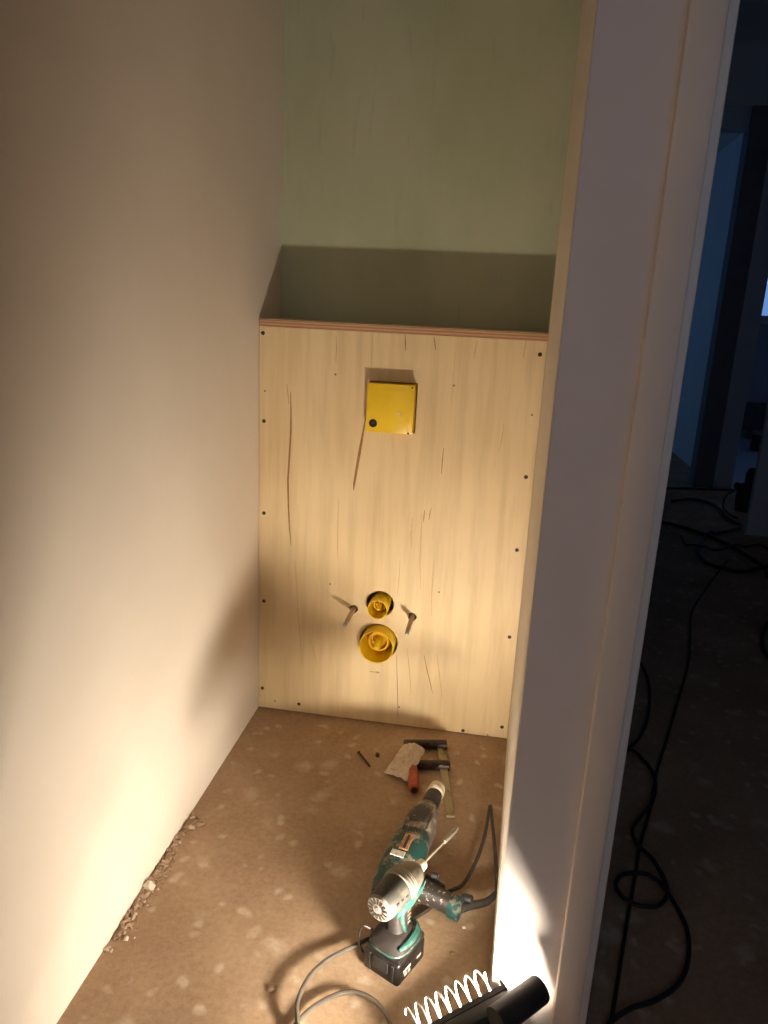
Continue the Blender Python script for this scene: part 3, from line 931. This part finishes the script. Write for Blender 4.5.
tag(sheet(), 'crumpled pale plastic bag draped over the bar clamp', 'bag')

# small loose bits on the floor
n0, n1 = px(358.8, 752.5, 2, 0.004), px(370.2, 767, 2, 0.004)
nl = tag(empty('nail', (n0.x, n0.y, 0.0045)), 'thin dark nail lying on the concrete near the plywood', 'nail')
dv = n1 - n0
bm = bmesh.new()
tube(bm, [Vector((0, 0, 0)), dv * 0.94, dv], lambda t: 0.0030 if t < 0.9 else 0.0009, 8)
obj('shank', bm, 'nail', nl, True)
bm = bmesh.new()
tube(bm, [Vector((0, 0, 0)) - dv.normalized() * 0.001, dv.normalized() * 0.0015], 0.0044, 10)
obj('head', bm, 'nail', nl, True)


def chunk(seed, sx, sy, sz, sub=1, jit=0.28):
    rnd = random.Random(seed)
    bm = bmesh.new()
    bmesh.ops.create_icosphere(bm, subdivisions=sub, radius=1.0)
    for v in bm.verts:
        k = 1 + rnd.uniform(-jit, jit)
        v.co = Vector((v.co.x * sx * k, v.co.y * sy * k, v.co.z * sz * k))
    return bm


q = px(377.5, 754.5, 2, 0.004)
o = tag(obj('wood_chip', chunk(5, 0.006, 0.010, 0.004), 'nail'), 'small dark wood chip beside the nail on the floor', 'chip')
o.location = (q.x, q.y, 0.003)

lumps = [((143, 884.5), 0.013, 0.013, 0.014, 'stone', 'pale oval plaster lump wedged at the left wall foot'),
         ((190, 826), 0.016, 0.012, 0.010, 'rubble', 'flat broken screed lump at the wall foot, nearest the plywood'),
         ((199, 823), 0.013, 0.015, 0.007, 'rubble', 'low screed crumb lying just right of the flat broken lump'),
         ((126, 937), 0.006, 0.006, 0.005, 'stone', 'tiny white plaster crumb lying off the rubble line'),
         ((105, 948), 0.008, 0.007, 0.006, 'stone', 'small pale plaster crumb at the near end of the rubble'),
         ((464, 926), 0.005, 0.004, 0.004, 'stone', 'small pale crumb right of the battery below the grip'),
         ((452, 952), 0.006, 0.005, 0.004, 'rubble', 'small brown crumb on the floor right of the battery'),
         ((272, 987), 0.009, 0.009, 0.005, 'rubble', 'low round crumb on the floor left of the cord loop')]
for k, (pp, sx, sy, sz, mt, lb) in enumerate(lumps):
    q = px(pp[0], pp[1], 2, 0.004)
    o = tag(obj('plaster_lump', chunk(20 + k, sx, sy, sz * 0.7, 1, 0.34), mt), lb, 'lump', 'loose plaster and screed lumps')
    o.location = (max(q.x, sx * 1.0), q.y, sz * 0.35)
# crumbled screed edge along the wall: uncountable crumbs
bm = bmesh.new()
rnd = random.Random(11)
for k in range(420):
    y = rnd.triangular(-0.93, -0.50, -0.74)
    x = abs(rnd.gauss(0, 0.016)) + 0.002
    s = rnd.uniform(0.0012, 0.0046) * (1.3 if x < 0.02 else 0.7)
    b2 = chunk(100 + k, s * rnd.uniform(.7, 1.5), s * rnd.uniform(.7, 1.5), s * rnd.uniform(.5, 1))
    me = bpy.data.meshes.new('t')
    bmesh.ops.translate(b2, verts=b2.verts, vec=(x, y, s * 0.4))
    b2.to_mesh(me)
    b2.free()
    bm.from_mesh(me)
    bpy.data.meshes.remove(me)
o = obj('rubble_crumbs', bm, 'rubble')
o['kind'] = 'stuff'
tag(o, 'crumbled screed rubble along the foot of the left wall', 'rubble')

# ------------------------------------------------------------------ work lamp by the door frame
LE = Vector((0.700, -1.050, 0.125))
LN = Vector((-0.44, 0.84, -0.17)).normalized()
lz = (Vector((0, 0, 1)) - LN * LN.z).normalized()
ly = lz.cross(LN)
lz, ly = (lz * math.cos(0.26) + ly * math.sin(0.26)), (ly * math.cos(0.26) - lz * math.sin(0.26))
LM = Matrix(((LN.x, ly.x, lz.x, LE.x), (LN.y, ly.y, lz.y, LE.y), (LN.z, ly.z, lz.z, LE.z), (0, 0, 0, 1)))
# local: +x light direction, +y to the left of it, -y towards the door frame
lp = tag(empty('work_lamp', mat4=LM), 'black work lamp with white coil guard shining from beside the door frame', 'work lamp')
hs = bmesh.new()
box(hs, (-0.034, -0.070, -0.048), (-0.004, 0.070, 0.045), 0.006, 2)
obj('housing', hs, 'lamp_black', lp, True)
for (lo, hi) in (((-0.006, -0.070, 0.040), (0.004, 0.070, 0.045)), ((-0.006, 0.065, -0.048), (0.004, 0.070, 0.045)), ((-0.006, -0.070, -0.048), (0.014, -0.065, 0.045))):
    obj('bezel', bbox(lo, hi), 'lamp_black', lp)
obj('shade_flap', bbox((0.0, -0.070, -0.004), (0.070, 0.070, 0.0), 0, 1, Matrix.Translation((-0.004, 0, -0.047)) @ Matrix.Rotation(math.radians(-37), 4, 'Y')), 'lamp_black', lp)  # flap added to keep lamp light off the near floor
obj('diffuser', bbox((-0.003, -0.042, -0.025), (0.0, 0.055, 0.019)), 'diffuser', lp)
for j in range(6):
    obj('cooling_fin', bbox((-0.042, -0.062 + j * 0.024, -0.040), (-0.033, -0.057 + j * 0.024, 0.038), 0.001, 1), 'lamp_black', lp)
LI = LM.inverted()
bm = bmesh.new()
h0, h1 = LI @ px(496, 1022, 1, -1.085), LI @ px(541, 988, 1, -1.02)
hv = (h1 - h0)
tube(bm, [h0, h0 + hv * 0.94, h0 + hv * 0.98, h1], lambda t: 0.0215 if t < 0.5 else (0.0205 if t < 0.8 else 0.016), 24)
obj('handle', bm, 'lamp_black', lp, True)
bm = bmesh.new()
pts = []
turns = 8
for i in range(turns * 20 + 1):
    t = i / (turns * 20)
    a = 2 * math.pi * turns * t
    pts.append(Vector((0.040 + 0.024 * math.cos(a), 0.085 - 0.145 * t, 0.024 + 0.024 * math.sin(a))))
tube(bm, pts, 0.0015, 6)
obj('coil_guard', bm, 'guard_white', lp, True)
bm = bmesh.new()
for sy in (-0.05, 0.05):
    tube(bm, smooth_path([(-0.028, sy, -0.02), (-0.050, sy, -0.045), (-0.045, sy, -0.100)], 6), 0.006, 8)
tube(bm, smooth_path([(-0.045, -0.06, -0.104), (-0.045, 0.0, -0.104), (-0.045, 0.06, -0.104)], 4), 0.006, 8)
obj('stand', bm, 'lamp_black', lp, True)

# ------------------------------------------------------------------ hall cables and the tool by the far doorway
LAID = []


def hall_cable(pts, rad, label):
    """cable on the floor; it climbs over the cables laid before it"""
    path = smooth_path([px(x, y, 2, rad) for x, y in pts], 8)
    for p in path:
        lift = 0.0
        for q, r in LAID:
            d = math.hypot(p.x - q.x, p.y - q.y)
            if d < 0.09:
                lift = max(lift, 2 * r * min(1.0, 1.35 * (0.5 + 0.5 * math.cos(math.pi * d / 0.09))))
        p.z += lift
    LAID.extend((p, rad) for p in path[::2])
    bm = bmesh.new()
    tube(bm, path, rad, 8)
    tag(obj('power_cable', bm, 'hall_cable', None, True), label, 'cable', 'power cables on the hall floor')


hall_cable([(728, 560), (716, 575), (705, 590), (692, 612), (690, 640), (688, 665), (678, 700), (668, 735), (656, 775), (650, 810), (640, 845), (636, 870), (630, 905), (624, 940), (617, 985), (611, 1024), (606, 1060)], 0.0040, 'black cable running the length of the dark hall floor')
hall_cable([(628, 655), (640, 662), (649, 685), (648, 715), (641, 735), (630, 748), (622, 760)], 0.0045, 'black cable arc half hidden behind the door frame')
hall_cable([(620, 748), (634, 754), (648, 768), (655, 786), (651, 806), (640, 820), (632, 832), (636, 846), (652, 862), (664, 880), (667, 895), (658, 907), (640, 909), (622, 900), (615, 886), (624, 877), (645, 877), (662, 886), (676, 906), (687, 930), (688, 960), (678, 984), (655, 1001), (630, 1012), (610, 1026), (595, 1050)], 0.0048, 'black cable with a small loop on the hall floor near the door frame')
hall_cable([(655, 521), (675, 525), (700, 533), (725, 543), (748, 556), (764, 568), (768, 577)], 0.010, 'thick black cable crossing the hall below the far doorway')
hall_cable([(672, 501), (690, 499), (706, 502), (718, 508), (728, 519), (742, 526), (733, 530), (718, 533), (705, 538), (699, 548), (701, 558), (712, 566), (730, 571), (755, 571), (768, 570)], 0.010, 'black cable coiling in wide loops before the far doorway')
hall_cable([(681, 536), (686, 545), (696, 549), (712, 550), (730, 549), (748, 546), (760, 545), (768, 548)], 0.006, 'thin black cable lying across the wide cable loops')
hall_cable([(768, 622), (763, 634), (763, 648), (769, 657)], 0.008, 'black cable arc at the right edge of the hall floor')
hall_cable([(664, 488), (690, 488.5), (715, 489.5), (735, 490)], 0.007, 'straight thin cable along the foot of the far doorway')

tp = px(742, 511, 2, 0.0)
pt = tag(empty('power_tool', (tp.x, tp.y, 0)), 'dark upright tool standing among cables by the far doorway', 'tool')
obj('body', lofted([(0.0, 0.045, 0.04, 0.0, 0), (0.03, 0.050, 0.045, 0.0, 0), (0.10, 0.055, 0.045, 0.002, 0), (0.17, 0.060, 0.045, 0.006, 0), (0.185, 0.045, 0.04, 0.012, 0)], 'Z', 20), 'tool_far', pt, True)
obj('head', lofted([(0.17, 0.030, 0.03, 0.022, 0), (0.20, 0.042, 0.035, 0.026, 0), (0.25, 0.046, 0.036, 0.032, 0), (0.285, 0.036, 0.03, 0.032, 0), (0.295, 0.016, 0.016, 0.03, 0)], 'Z', 20), 'tool_far', pt, True)
obj('side_handle', lofted([(0.15, 0.014, 0.014, -0.062, 0), (0.17, 0.018, 0.016, -0.062, 0), (0.19, 0.012, 0.012, -0.058, 0)], 'Z', 14), 'tool_far', pt, True)
bm = bmesh.new()
tube(bm, smooth_path([(-0.05, 0, 0.15), (-0.12, -0.02, 0.10), (-0.14, -0.06, 0.03), (-0.12, -0.14, 0.008), (-0.10, -0.25, 0.008)], 8), 0.006, 6)
obj('cord', bm, 'hall_cable', pt, True)
fb = tag(obj('junction_box', bbox((-0.06, -0.05, 0), (0.06, 0.05, 0.16), 0.01), 'tool_far'), 'small black box standing on the blue floor of the window room', 'box')
q = px(757, 451, 2, 0.0)
fb.location = (q.x, q.y, 0)
